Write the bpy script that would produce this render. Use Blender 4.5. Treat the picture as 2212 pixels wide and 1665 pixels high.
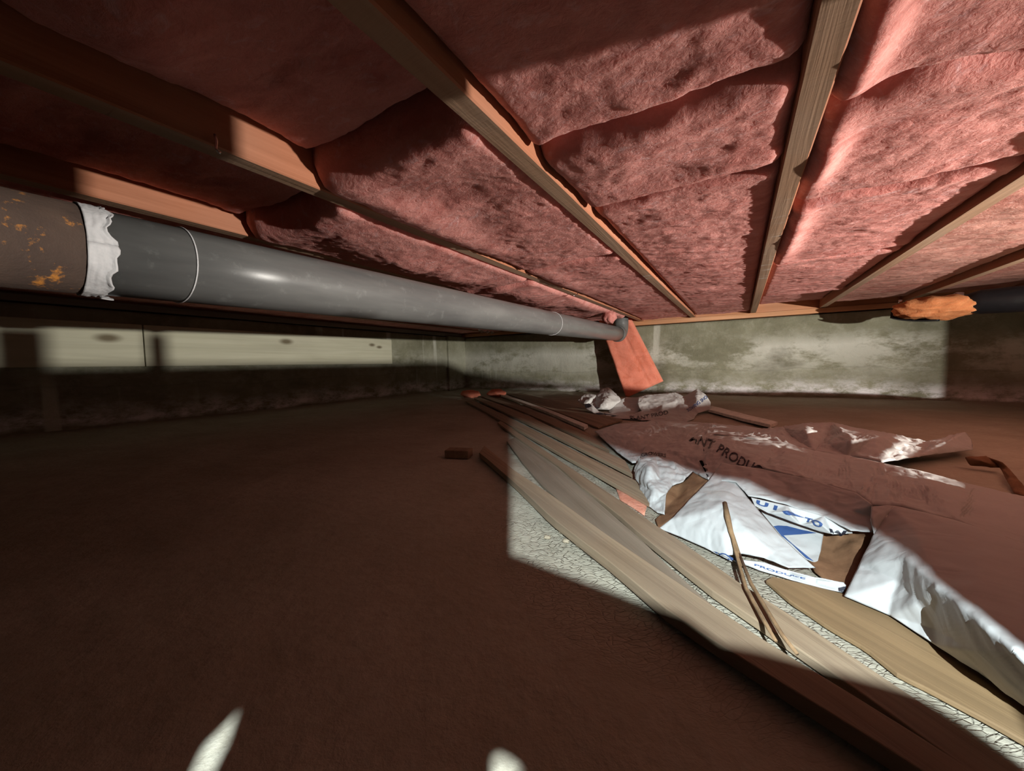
import bpy, bmesh, math, random
import numpy as np
from mathutils import Vector, Matrix
from mathutils.bvhtree import BVHTree
from mathutils.geometry import delaunay_2d_cdt, tessellate_polygon

# ------------------------------------------------------------------ clear
for o in list(bpy.data.objects):
    bpy.data.objects.remove(o, do_unlink=True)
scene = bpy.context.scene
COL = scene.collection

# ------------------------------------------------------------------ camera
FPX, YAW, PITCH, ROLL = 797.6, 0.5523, -0.0570, -0.0182
CAMZ = 0.29


def cam_axes():
    cy, sy = math.cos(YAW), math.sin(YAW)
    f = np.array([-sy, cy, 0.]); r = np.array([cy, sy, 0.]); u = np.array([0, 0, 1.])
    f2 = math.cos(PITCH) * f + math.sin(PITCH) * u
    u2 = -math.sin(PITCH) * f + math.cos(PITCH) * u
    r3 = math.cos(ROLL) * r + math.sin(ROLL) * u2
    u3 = -math.sin(ROLL) * r + math.cos(ROLL) * u2
    return r3, u3, f2


CR, CU, CF = cam_axes()
cam_d = bpy.data.cameras.new('camera')
cam_d.sensor_fit = 'HORIZONTAL'
cam_d.sensor_width = 36.0
cam_d.lens = 36.0 * FPX / 2212.0
cam_d.clip_start = 0.01
cam = bpy.data.objects.new('camera', cam_d)
COL.objects.link(cam)
cam.matrix_world = Matrix(((CR[0], CU[0], -CF[0], 0), (CR[1], CU[1], -CF[1], 0),
                           (CR[2], CU[2], -CF[2], CAMZ), (0, 0, 0, 1)))
scene.camera = cam

# ------------------------------------------------------------------ world, lights, exposure
world = bpy.data.worlds.new('dark_world')
scene.world = world
world.use_nodes = True
world.node_tree.nodes['Background'].inputs[0].default_value = (0.0, 0.0, 0.0, 1)
scene.view_settings.view_transform = 'Standard'
scene.view_settings.look = 'None'
scene.view_settings.gamma = 1
scene.view_settings.use_curve_mapping = False
scene.view_settings.exposure = 0.0
scene.cycles.use_denoising = True
scene.cycles.max_bounces = 6
scene.cycles.diffuse_bounces = 3
scene.cycles.use_adaptive_sampling = True
scene.cycles.adaptive_threshold = 0.05

L1 = Vector((1.90, 0.95, 0.285))         # work light lying low, to the right of the frame
ld = bpy.data.lights.new('work_light', 'SPOT')
ld.energy = 440.0
ld.spot_size = math.radians(120)
ld.spot_blend = 1.0
ld.color = (1.0, 0.95, 0.86)
ld.shadow_soft_size = 0.016
lo = bpy.data.objects.new('work_light', ld)
lo.location = L1
lo.rotation_euler = Vector((-0.93, 0.37, 0.0)).to_track_quat('-Z', 'Y').to_euler()
COL.objects.link(lo)

FH = np.array([-math.sin(YAW), math.cos(YAW), 0.])    # level viewing direction
RH = np.array([math.cos(YAW), math.sin(YAW), 0.])
L2 = Vector(FH * -0.28 + np.array([0, 0, 0.50]))       # flashlight behind the camera
ld2 = bpy.data.lights.new('flashlight_bulb', 'POINT')
ld2.energy = 100.0
ld2.color = (0.84, 0.96, 1.0)
ld2.shadow_soft_size = 0.001
lo2 = bpy.data.objects.new('flashlight_bulb', ld2)
lo2.location = L2
COL.objects.link(lo2)

ld3 = bpy.data.lights.new('fill_light', 'AREA')         # weak neutral fill added behind the viewpoint to lift the shade
ld3.shape = 'RECTANGLE'; ld3.size = 0.40; ld3.size_y = 0.18
ld3.energy = 0.3
ld3.color = (0.93, 0.95, 1.0)
lo3 = bpy.data.objects.new('fill_light', ld3)
lo3.location = (1.15, -1.28, 0.42)
lo3.rotation_euler = Vector((-0.05, 1, -.12)).to_track_quat('-Z', 'Y').to_euler()
COL.objects.link(lo3)

# ------------------------------------------------------------------ dimensions of the place
ZJ = 0.6435          # underside of the joists
ZS = 0.609           # top of the concrete
DB = 3.342           # back wall
XL = -2.711          # left wall
XB = 0.0623          # left face of the joist right of the middle
SP = 0.4064          # joist spacing, 16 inches
JW = 0.038
JH = 0.235

# ------------------------------------------------------------------ helpers


def pray(px, py):
    x = (px - 1106.0) / FPX; y = (832.5 - py) / FPX
    return CR * x + CU * y + CF


def at_h(px, py, h):
    d = pray(px, py)
    t = (h - CAMZ) / d[2]
    return np.array([d[0] * t, d[1] * t, h])


def at_d(px, py, dep):
    d = pray(px, py) * dep
    return np.array([d[0], d[1], d[2] + CAMZ])


def at_y(px, py, Y):
    d = pray(px, py); t = Y / d[1]
    return np.array([d[0] * t, Y, d[2] * t + CAMZ])


def at_x(px, py, X):
    d = pray(px, py); t = X / d[0]
    return np.array([X, d[1] * t, d[2] * t + CAMZ])


_rng = np.random.RandomState(7)
_perm = _rng.permutation(512)
_perm = np.concatenate([_perm, _perm, _perm])
_ang = _rng.rand(512) * 2 * np.pi
_gx, _gy = np.cos(_ang), np.sin(_ang)


def perlin(x, y, seed=0):
    x = np.asarray(x, float) + seed * 17.13; y = np.asarray(y, float) + seed * 5.71
    xi = np.floor(x).astype(int); yi = np.floor(y).astype(int)
    xf, yf = x - xi, y - yi

    def g(ix, iy, dx, dy):
        k = _perm[(_perm[ix & 511] + iy) & 511]
        return _gx[k] * dx + _gy[k] * dy
    u = xf ** 3 * (xf * (xf * 6 - 15) + 10); v = yf ** 3 * (yf * (yf * 6 - 15) + 10)
    a = g(xi, yi, xf, yf) * (1 - u) + g(xi + 1, yi, xf - 1, yf) * u
    b = g(xi, yi + 1, xf, yf - 1) * (1 - u) + g(xi + 1, yi + 1, xf - 1, yf - 1) * u
    return (a * (1 - v) + b * v) * 1.5


def fbm(x, y, oct=4, seed=0, gain=.5):
    s = 0; a = 1
    for i in range(oct):
        s = s + a * perlin(x, y, seed + i * 3); x = x * 2.03; y = y * 2.03; a *= gain
    return s


def ridged(x, y, oct=3, seed=0):
    s = 0; a = 1
    for i in range(oct):
        s = s + a * (1 - 2 * np.abs(perlin(x, y, seed + i * 3))); x = x * 2.1; y = y * 2.1; a *= .5
    return s


def link(name, me, mat=None, parent=None):
    o = bpy.data.objects.new(name, me)
    COL.objects.link(o)
    if mat is not None:
        for m in (mat if isinstance(mat, (list, tuple)) else [mat]):
            me.materials.append(m)
    if parent is not None:
        o.parent = parent
    return o


def tag(o, label=None, cat=None, group=None, kind=None):
    if label: o['label'] = label
    if cat: o['category'] = cat
    if group: o['group'] = group
    if kind: o['kind'] = kind
    return o


def thing(name, label, cat, loc=(0, 0, 0), group=None):
    o = bpy.data.objects.new(name, None)
    o.empty_display_size = .05
    COL.objects.link(o)
    o.location = loc
    return tag(o, label, cat, group)


def put(o, parent):
    """child keeps its world coordinates under an empty that only has a location"""
    o.parent = parent
    o.matrix_parent_inverse = Matrix.Translation(-Vector(parent.location))
    return o


def mesh(name, verts, faces, smooth=False):
    me = bpy.data.meshes.new(name)
    me.from_pydata([tuple(v) for v in verts], [], faces)
    me.validate()
    if smooth:
        me.polygons.foreach_set('use_smooth', [True] * len(me.polygons))
    me.update()
    return me


def grid_mesh(name, P, smooth=True, flip=False):
    ny, nx, _ = P.shape
    idx = np.arange(nx * ny).reshape(ny, nx)
    a, b, c, d = idx[:-1, :-1], idx[:-1, 1:], idx[1:, 1:], idx[1:, :-1]
    F = np.stack([a, b, c, d] if not flip else [a, d, c, b], -1).reshape(-1, 4)
    me = bpy.data.meshes.new(name)
    me.vertices.add(nx * ny)
    me.vertices.foreach_set('co', P.reshape(-1).astype(np.float32))
    me.loops.add(F.size)
    me.loops.foreach_set('vertex_index', F.reshape(-1).astype(np.int32))
    me.polygons.add(len(F))
    me.polygons.foreach_set('loop_start', (np.arange(len(F)) * 4).astype(np.int32))
    me.polygons.foreach_set('use_smooth', [smooth] * len(F))
    me.update(calc_edges=True)
    me.validate()
    return me


def box_bm(bm, lo_, hi_):
    x0, y0, z0 = lo_; x1, y1, z1 = hi_
    vs = [bm.verts.new(p) for p in ((x0, y0, z0), (x1, y0, z0), (x1, y1, z0), (x0, y1, z0),
                                    (x0, y0, z1), (x1, y0, z1), (x1, y1, z1), (x0, y1, z1))]
    for f in ((0, 3, 2, 1), (4, 5, 6, 7), (0, 1, 5, 4), (1, 2, 6, 5), (2, 3, 7, 6), (3, 0, 4, 7)):
        bm.faces.new([vs[i] for i in f])
    return vs


def bm_mesh(name, bm, smooth=False):
    me = bpy.data.meshes.new(name)
    bmesh.ops.recalc_face_normals(bm, faces=bm.faces[:])
    bm.to_mesh(me); bm.free()
    if smooth:
        me.polygons.foreach_set('use_smooth', [True] * len(me.polygons))
    return me


def box_mesh(name, lo_, hi_):
    bm = bmesh.new(); box_bm(bm, lo_, hi_)
    return bm_mesh(name, bm)


def bevel(o, w=.002, seg=2):
    m = o.modifiers.new('bevel', 'BEVEL'); m.width = w; m.segments = seg; m.limit_method = 'ANGLE'
    return o


def tube_mesh(name, pts, radii, n=24, caps=True, closed=False):
    pts = [Vector(p) for p in pts]
    V = []; F = []
    up = None
    for i, p in enumerate(pts):
        t = (pts[min(i + 1, len(pts) - 1)] - pts[max(i - 1, 0)]).normalized()
        if up is None:
            up = Vector((0, 0, 1)) if abs(t.z) < .9 else Vector((1, 0, 0))
        s = t.cross(up).normalized(); up = s.cross(t).normalized()
        r = radii[i] if hasattr(radii, '__len__') else radii
        for k in range(n):
            a = 2 * math.pi * k / n
            V.append(p + s * (math.cos(a) * r) + up * (math.sin(a) * r))
    for i in range(len(pts) - 1):
        for k in range(n):
            F.append((i * n + k, i * n + (k + 1) % n, (i + 1) * n + (k + 1) % n, (i + 1) * n + k))
    if caps:
        F.append(tuple(range(n - 1, -1, -1)))
        F.append(tuple(range((len(pts) - 1) * n, len(pts) * n)))
    return mesh(name, V, F, True)


# ------------------------------------------------------------------ materials
class NT:
    def __init__(self, name):
        self.m = bpy.data.materials.new(name); self.m.use_nodes = True
        self.t = self.m.node_tree; self.n = self.t.nodes
        self.b = self.n['Principled BSDF']
        self.b.inputs['Specular IOR Level'].default_value = .25
        self.tc = self.n.new('ShaderNodeTexCoord')

    def lk(self, a, b): self.t.links.new(a, b)

    def mapping(self, scale=(1, 1, 1), rot=(0, 0, 0), src='Object', loc=(0, 0, 0)):
        m = self.n.new('ShaderNodeMapping')
        m.inputs['Scale'].default_value = scale; m.inputs['Rotation'].default_value = rot
        m.inputs['Location'].default_value = loc
        self.lk(self.tc.outputs[src], m.inputs[0]); return m.outputs[0]

    def noise(self, vec, scale=5, detail=4, rough=.55, dist=0):
        x = self.n.new('ShaderNodeTexNoise')
        x.inputs['Scale'].default_value = scale; x.inputs['Detail'].default_value = detail
        x.inputs['Roughness'].default_value = rough; x.inputs['Distortion'].default_value = dist
        self.lk(vec, x.inputs['Vector']); return x.outputs['Fac']

    def voro(self, vec, scale, feature='DISTANCE_TO_EDGE'):
        x = self.n.new('ShaderNodeTexVoronoi'); x.feature = feature
        x.inputs['Scale'].default_value = scale; self.lk(vec, x.inputs['Vector'])
        return x.outputs['Distance']

    def ramp(self, fac, stops, interp='LINEAR'):
        r = self.n.new('ShaderNodeValToRGB'); r.color_ramp.interpolation = interp
        e = r.color_ramp.elements
        while len(e) < len(stops): e.new(.5)
        for i, (p, c) in enumerate(stops):
            e[i].position = p
            e[i].color = (c, c, c, 1) if not hasattr(c, '__len__') else (*c, 1)
        self.lk(fac, r.inputs[0]); return r.outputs[0]

    def mix(self, fac, a, b, mode='MIX'):
        x = self.n.new('ShaderNodeMix'); x.data_type = 'RGBA'; x.blend_type = mode
        for s, v in ((0, fac), (6, a), (7, b)):
            if isinstance(v, (int, float)): x.inputs[s].default_value = v
            elif isinstance(v, tuple): x.inputs[s].default_value = (*v, 1)
            else: self.lk(v, x.inputs[s])
        return x.outputs[2]

    def math(self, op, a, b=0., clamp=False):
        x = self.n.new('ShaderNodeMath'); x.operation = op; x.use_clamp = clamp
        for s, v in ((0, a), (1, b)):
            if isinstance(v, (int, float)): x.inputs[s].default_value = v
            else: self.lk(v, x.inputs[s])
        return x.outputs[0]

    def sep(self, vec):
        x = self.n.new('ShaderNodeSeparateXYZ'); self.lk(vec, x.inputs[0]); return x.outputs

    def dist(self, vec, p):
        x = self.n.new('ShaderNodeVectorMath'); x.operation = 'DISTANCE'
        self.lk(vec, x.inputs[0]); x.inputs[1].default_value = p; return x.outputs['Value']

    def bump(self, h, strength=.3, dist=.01, prev=None):
        x = self.n.new('ShaderNodeBump'); x.inputs['Strength'].default_value = strength
        x.inputs['Distance'].default_value = dist; self.lk(h, x.inputs['Height'])
        if prev is not None: self.lk(prev, x.inputs['Normal'])
        return x.outputs[0]

    def out(self, col, rough=.8, normal=None, metal=0., spec=None):
        if isinstance(col, tuple): self.b.inputs['Base Color'].default_value = (*col, 1)
        else: self.lk(col, self.b.inputs['Base Color'])
        if isinstance(rough, (int, float)): self.b.inputs['Roughness'].default_value = rough
        else: self.lk(rough, self.b.inputs['Roughness'])
        self.b.inputs['Metallic'].default_value = metal
        if normal is not None: self.lk(normal, self.b.inputs['Normal'])
        if spec is not None: self.b.inputs['Specular IOR Level'].default_value = spec
        return self.m


def mat_wood(name, dark, light, axis=1, knots=(), rough=.75, grain=1.0, blotch=.25, saw=0.):
    n = NT(name)
    sc = [38, 38, 38]; sc[axis] = 1.6
    v = n.mapping(tuple(s * grain for s in sc))
    g = n.noise(v, 1.0, 5, .6, .6)
    sc2 = [9, 9, 9]; sc2[axis] = .5
    g2 = n.noise(n.mapping(tuple(sc2), loc=(3, 1, 2)), 1.0, 3, .5, 1.2)
    col = n.ramp(g, [(.30, dark), (.68, light)])
    col = n.mix(n.ramp(g2, [(.4, 0.), (.62, .55)]), col, tuple(c * .72 for c in dark))
    b = n.noise(n.mapping((3, 3, 3)), 1.0, 3)
    col = n.mix(n.ramp(b, [(.45, 0.), (.8, blotch)]), col, (.32, .27, .22))
    ov = n.mapping((1, 1, 1))
    for p, r in knots:
        sv = n.mapping(tuple(1.0 if k != axis else .45 for k in range(3)))
        q = tuple(p[k] * (1.0 if k != axis else .45) for k in range(3))
        dd = n.dist(sv, q)
        col = n.mix(n.ramp(dd, [(r * .35, .85), (r, 0.)]), col, (.11, .075, .035))
    h = g
    nrm = n.bump(h, .42, .004)
    if saw:
        sv = [14, 14, 14]; sv[axis] = 160
        s = n.noise(n.mapping(tuple(sv)), 1.0, 2, .5)
        nrm = n.bump(s, saw, .003, nrm)
        st = [6, 6, 6]; st[axis] = 34
        sk = n.noise(n.mapping(tuple(st), rot=(0, 0, .12)), 1.0, 3, .6)
        msk = n.noise(n.mapping((2.2, 2.2, 2.2)), 1.0, 2, .5)
        f = n.math('MULTIPLY', n.ramp(sk, [(.58, 0.), (.70, .8)]), n.ramp(msk, [(.55, 0.), (.62, 1.)]))
        col = n.mix(f, col, (.55, .52, .48))
    return n.out(col, rough, nrm)


def mat_insul(name, c1, c2, c3):
    n = NT(name)
    a = n.noise(n.mapping((6, 11, 8)), 1.0, 5, .6, 1.0)
    b = n.noise(n.mapping((22, 40, 22), rot=(0, 0, .5)), 1.0, 4, .6, 1.5)
    d = n.noise(n.mapping((150, 150, 150)), 1.0, 3, .7)
    col = n.ramp(a, [(.30, c2), (.52, c1), (.72, tuple(min(1, x * 1.06) for x in c1))])
    col = n.mix(n.ramp(b, [(.56, 0.), (.74, .5)]), col, c3)
    col = n.mix(n.ramp(d, [(.35, .25), (.6, 0.)]), col, c2)
    hb = n.noise(n.mapping((60, 90, 60)), 1.0, 5, .65, .8)
    nrm = n.bump(hb, .55, .008)
    nrm = n.bump(d, .35, .003, nrm)
    m = n.out(col, 1.0, nrm, spec=.05)
    n.b.inputs['Subsurface Weight'].default_value = .55
    n.b.inputs['Subsurface Radius'].default_value = (1.0, .55, .5)
    n.b.inputs['Subsurface Scale'].default_value = .028
    return m


def mat_soil():
    n = NT('dry_clay_soil')
    o = n.mapping((1, 1, 1))
    warp = n.noise(o, 6.0, 3, .5)
    w = n.n.new('ShaderNodeVectorMath'); w.operation = 'ADD'
    sc = n.n.new('ShaderNodeVectorMath'); sc.operation = 'SCALE'; sc.inputs['Scale'].default_value = .06
    nt = n.n.new('ShaderNodeTexNoise'); nt.inputs['Scale'].default_value = 9; nt.inputs['Detail'].default_value = 3
    n.lk(o, nt.inputs['Vector'])
    n.lk(nt.outputs['Color'], sc.inputs[0]); n.lk(o, w.inputs[0]); n.lk(sc.outputs[0], w.inputs[1])
    wv = w.outputs[0]
    mr = n.n.new('ShaderNodeMapping'); mr.inputs['Rotation'].default_value = (0, 0, -YAW)
    n.lk(wv, mr.inputs[0])
    mp = n.n.new('ShaderNodeMapping'); mp.inputs['Scale'].default_value = (1.0, 2.5, 1.0)
    n.lk(mr.outputs[0], mp.inputs[0])
    cr = n.voro(mp.outputs[0], 74)
    cr2 = n.voro(mp.outputs[0], 30)
    cm = n.noise(o, 7, 3, .5)
    crk = n.ramp(cr, [(.0, 0.), (.10, 1.)])
    crk2 = n.ramp(cr2, [(.0, 0.), (.045, 1.)])
    big = n.noise(o, 3.2, 5, .6)
    fine = n.noise(o, 55, 5, .7)
    col = n.ramp(big, [(.3, (.32, .29, .225)), (.7, (.44, .41, .335))])
    col = n.mix(n.ramp(fine, [(.35, .35), (.6, 0.)]), col, (.29, .25, .18))
    crust = n.ramp(n.dist(o, (.0, .86, 0.)), [(.36, 1.), (.56, .0)])
    mask = n.math('MULTIPLY', n.ramp(cm, [(.42, .35), (.62, 1.)]), crust)
    dk = n.math('MULTIPLY', n.math('SUBTRACT', 1.0, crk), mask)
    col = n.mix(n.math('MULTIPLY', dk, .40), col, (.16, .13, .09))
    dk2 = n.math('MULTIPLY', n.math('SUBTRACT', 1.0, crk2), crust)
    col = n.mix(n.math('MULTIPLY', dk2, .45), col, (.14, .11, .08))
    h1 = n.math('MULTIPLY', crk, mask)
    nrm = n.bump(h1, .75, .004)
    nrm = n.bump(n.math('MULTIPLY', crk2, crust), .35, .003, nrm)
    nrm = n.bump(n.noise(o, 22, 6, .6), .5, .010, nrm)
    nrm = n.bump(fine, .35, .003, nrm)
    return n.out(col, .95, nrm, spec=.1)


def mat_concrete(name, eff=1.0):
    """old poured wall: greenish grey, white salt bloom in bands, drips"""
    n = NT(name)
    o = n.mapping((1, 1, 1))
    x, y, z = n.sep(o)
    a = n.noise(o, 3.5, 6, .65)
    b = n.noise(o, 16, 6, .7)
    col = n.ramp(a, [(.28, (.175, .17, .115)), (.55, (.255, .25, .175)), (.78, (.33, .325, .245))])
    col = n.mix(n.ramp(b, [(.5, 0.), (.75, .5)]), col, (.42, .415, .33))
    # salt bloom, stronger in a middle band, very strong along the foot of the wall
    wob = n.noise(n.mapping((1.2, 1.2, .4)), 1.0, 4, .6)
    zz = n.math('ADD', z, n.math('MULTIPLY', n.math('SUBTRACT', wob, .5), .18))
    band = n.ramp(zz, [(.16, 0.), (.23, .55), (.38, 1.), (.47, .15), (.52, 0.)])
    pn = n.noise(n.mapping((2.0, 2.0, 4.0), loc=(4, 2, 0)), 1.0, 7, .72)
    f = n.math('MULTIPLY', band, n.ramp(pn, [(.43, 0.), (.53, 1.)]))
    col = n.mix(n.math('MULTIPLY', f, .80 * eff), col, (.66, .66, .59))
    foot = n.ramp(zz, [(.02, 0.), (.045, 1.), (.09, .6), (.14, .15), (.2, 0.)])
    fn = n.noise(n.mapping((7, 7, 14)), 1.0, 7, .75)
    f2 = n.math('MULTIPLY', foot, n.ramp(fn, [(.40, 0.), (.60, 1.)]))
    col = n.mix(n.math('MULTIPLY', f2, .95), col, (.86, .84, .87))
    # vertical drips
    dn = n.noise(n.mapping((11, 11, .7), loc=(.5, 0, 0)), 1.0, 2, .5)
    dm = n.noise(n.mapping((1.1, 1.1, 1.0), loc=(2.2, 0, 0)), 1.0, 1, .5)
    dr = n.math('MULTIPLY', n.ramp(dn, [(.60, 0.), (.68, .75)]), n.ramp(dm, [(.52, 0.), (.6, 1.)]))
    col = n.mix(dr, col, (.58, .58, .50))
    # dark damp blotches
    bl = n.noise(n.mapping((1.7, 1.7, 3.1), loc=(7, 0, 3)), 1.0, 5, .6)
    col = n.mix(n.ramp(bl, [(.58, 0.), (.70, .65)]), col, (.12, .11, .075))
    # pour line
    pl = n.ramp(n.math('ABSOLUTE', n.math('SUBTRACT', zz, .215)), [(.0, .22), (.006, 0.)])
    col = n.mix(pl, col, (.10, .095, .075))
    nrm = n.bump(b, .45, .012)
    nrm = n.bump(n.noise(o, 60, 5, .7), .35, .004, nrm)
    return n.out(col, .9, nrm, spec=.15)


def mat_simple(name, col, rough=.6, metal=0., nscale=30, var=.25, bump=.15, bd=.003, spec=.3):
    n = NT(name)
    f = n.noise(n.mapping((1, 1, 1)), nscale, 4, .6)
    c = n.ramp(f, [(.3, tuple(x * (1 - var) for x in col)), (.7, tuple(min(1, x * (1 + var * .6)) for x in col))])
    nrm = n.bump(f, bump, bd) if bump else None
    return n.out(c, rough, nrm, metal, spec)


def mat_bag(name, col, rough=.55):
    n = NT(name)
    o = n.mapping((1, 1, 1))
    v = n.noise(n.mapping((1, 1, 1), rot=(.3, .2, .7)), 26, 4, .55, .8)
    cr = n.voro(n.mapping((1.0, 1.7, 1.3), rot=(.2, .1, .9)), 13)
    f = n.noise(o, 6, 4, .6)
    c = n.ramp(f, [(.3, tuple(x * .88 for x in col)), (.65, col)])
    dirt = n.noise(o, 14, 5, .7)
    c = n.mix(n.ramp(dirt, [(.6, 0.), (.8, .35)]), c, (.42, .36, .28))
    nrm = n.bump(n.ramp(cr, [(0., 0.), (.16, 1.)]), .14, .004)
    nrm = n.bump(v, .20, .004, nrm)
    return n.out(c, rough, nrm, spec=.35)


M = {}
M['joist'] = mat_wood('joist_side_wood', (.33, .12, .06), (.50, .205, .115), 1)
M['joist_under'] = mat_wood('joist_underside_wood', (.33, .195, .12), (.47, .295, .195), 1, saw=.22, blotch=.4)
M['rim'] = mat_wood('rim_board_wood', (.58, .25, .12), (.76, .36, .20), 0)
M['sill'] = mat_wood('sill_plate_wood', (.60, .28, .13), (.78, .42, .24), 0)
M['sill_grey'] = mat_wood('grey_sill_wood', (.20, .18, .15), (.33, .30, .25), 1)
M['subfloor'] = mat_wood('subfloor_wood', (.30, .18, .10), (.45, .28, .16), 0)
M['pink'] = mat_insul('pink_fiberglass', (.60, .25, .22), (.42, .145, .125), (.66, .44, .45))
M['pink_brown'] = mat_insul('brown_fiberglass', (.44, .215, .175), (.30, .115, .095), (.52, .36, .33))  # browner, darker mix for the two right-hand bays
M['orange'] = mat_insul('orange_fiberglass', (.82, .29, .20), (.68, .20, .12), (.86, .40, .30))
M['orange_pale'] = mat_insul('tan_orange_fiberglass', (.60, .235, .10), (.42, .15, .06), (.64, .32, .17))
M['soil'] = mat_soil()
M['concrete'] = mat_concrete('old_concrete')
M['concrete_left'] = mat_concrete('old_concrete_left', .35)
M['lath'] = mat_wood('weathered_strip_wood', (.20, .14, .09), (.36, .27, .175), 1, grain=1.3, blotch=.3)
M['lath_grey'] = mat_wood('grey_strip_wood', (.175, .135, .095), (.29, .235, .175), 1, grain=1.4, blotch=.35)
M['lath_dark'] = mat_wood('dark_strip_wood', (.17, .115, .07), (.28, .20, .13), 1, grain=1.2)
M['lath_tan'] = mat_wood('tan_strip_wood', (.18, .115, .058), (.28, .18, .09), 1, grain=1.0)
M['lath_pale'] = mat_simple('pale_painted_wood', (.66, .62, .55), .6, 0, 40)
M['bag'] = mat_bag('white_bag_plastic', (.46, .46, .45))
M['kraft'] = mat_simple('brown_kraft_paper', (.20, .105, .055), .8, 0, 25, .3, .3, .006, .15)
M['ink'] = mat_simple('black_ink', (.02, .02, .03), .5, 0, 30, .1, 0)
M['ink_blue'] = mat_simple('blue_ink', (.035, .075, .20), .5, 0, 30, .1, 0)
M['pipe'] = None
M['metal'] = mat_simple('bright_metal', (.80, .80, .82), .22, 1.0, 40, .1, .1)
M['dark_metal'] = mat_simple('dark_metal', (.05, .05, .055), .5, .6, 40)
M['black'] = mat_simple('black_film', (.012, .012, .014), .35, 0, 20, .2, .3, .006)
M['shadow_fork'] = mat_simple('brown_shadow_tone', (.22, .135, .07), .85, 0, 60, .4, .5, .003)  # tone of the forked cast shadow, built as tubes
M['tape'] = mat_simple('torn_white_tape', (.66, .66, .68), .65, 0, 22, .12, .5, .008)
M['ply'] = mat_wood('plywood', (.36, .26, .15), (.52, .40, .26), 0)
M['clod'] = mat_simple('dry_clod', (.30, .25, .18), .95, 0, 60, .35, .6, .006, .1)


def mat_pipe():
    n = NT('dusty_grey_pipe')
    o = n.mapping((1, 1, 1))
    x, y, z = n.sep(n.mapping((1, 1, 1), src='Normal'))
    a = n.noise(n.mapping((18, 3, 18)), 1.0, 5, .6)
    b = n.noise(o, 40, 4, .7)
    col = n.ramp(a, [(.3, (.10, .10, .10)), (.7, (.17, .17, .165))])
    col = n.mix(n.ramp(b, [(.58, 0.), (.75, .35)]), col, (.30, .31, .30))
    r = n.ramp(a, [(.3, .30), (.7, .46)])
    return n.out(col, r, n.bump(b, .05, .002), 0., .55)


def mat_rust():
    n = NT('rusty_cast_iron')
    o = n.mapping((1, 1, 1))
    b = n.noise(o, 26, 5, .7)
    a = n.noise(o, 8, 3, .6)
    col = n.ramp(a, [(.3, (.07, .05, .045)), (.7, (.15, .10, .075))])
    col = n.mix(n.ramp(b, [(.58, 0.), (.66, 1.)]), col, (.62, .26, .06))
    return n.out(col, .7, n.bump(b, .4, .006), 0., .3)


M['pipe'] = mat_pipe()
M['rust'] = mat_rust()

# ------------------------------------------------------------------ the setting


def floor_h(x, y):
    h = .006 * fbm(x * 2.2, y * 2.2, 3, 1) + .0025 * fbm(x * 9, y * 9, 3, 4) + .0012 * ridged(x * 24, y * 24, 2, 9)
    near = np.clip((np.hypot(x, y) - .3) / .6, .25, 1)
    h = h * near
    h = h + .02 * np.clip(1 - (DB - y) / .25, 0, 1) ** 2 + .02 * np.clip(1 - (x - XL) / .35, 0, 1) ** 2
    h = h + .010 * np.exp(-(((x + 1.15) / .5) ** 2 + ((y - 1.75) / .22) ** 2))
    return h - .002


xs = np.arange(-2.80, 3.22, .0145); ys = np.arange(-1.30, 3.42, .0145)
GX, GY = np.meshgrid(xs, ys)
fl = link('floor', grid_mesh('floor', np.stack([GX, GY, floor_h(GX, GY)], -1)), M['soil'])
tag(fl, kind='structure')


def wall_sheet(name, fn, u0, u1, v0, v1, step, mat, parent=None, amp=.004, seed=0, flip=False):
    us = np.arange(u0, u1 + step * .5, step); vs = np.arange(v0, v1 + step * .5, step)
    U, V = np.meshgrid(us, vs)
    n = amp * fbm(U * 3, V * 5, 4, seed)
    return link(name, grid_mesh(name, fn(U, V, n), flip=flip), mat, parent)


wb = wall_sheet('wall_back', lambda U, V, n: np.stack([U, DB - n, V], -1), -2.85, 3.25, -.06, ZS, .02, M['concrete'], amp=.005, seed=3)
sm = wb.modifiers.new('thick', 'SOLIDIFY'); sm.thickness = .15; sm.offset = -1
tag(wb, kind='structure')
wl = wall_sheet('wall_left', lambda U, V, n: np.stack([XL + n, U, V], -1), -1.35, DB + .05, -.06, ZS, .02, M['concrete_left'], amp=.005, seed=8)
sm = wl.modifiers.new('thick', 'SOLIDIFY'); sm.thickness = .15; sm.offset = -1
tag(wl, kind='structure')
# narrow concrete pilaster in the corner
bm = bmesh.new(); box_bm(bm, (XL - .02, 3.06, -.05), (XL + .028, DB + .02, ZS))
pl = bevel(link('corner_pilaster', bm_mesh('corner_pilaster', bm), M['concrete_left']), .006)
pl.parent = wl
# horizontal boards left on the left wall (each a part)
PZ0, PZ1 = .315, .535
yy = [-1.3, .655, 2.30]
knots = [((0, .524, .459), .028), ((0, 1.38, .477), .026), ((0, 2.085, .479), .018), ((0, 2.16, .462), .017), ((0, -.2, .44), .03)]
for i in range(2):
    y0, y1 = yy[i] + .002, yy[i + 1] - .002
    kk = [((XL + .022, p[1], p[2]), r) for p, r in knots if y0 < p[1] < y1]
    mt = mat_wood('pale_form_board_%d' % i, (.58, .565, .42), (.70, .685, .535), 1, knots=kk, blotch=.15)
    bm = bmesh.new(); box_bm(bm, (XL - .01, y0, PZ0), (XL + .022, y1, PZ1))
    b = bevel(link('board', bm_mesh('board', bm), mt), .004)
    b.parent = wl
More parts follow.
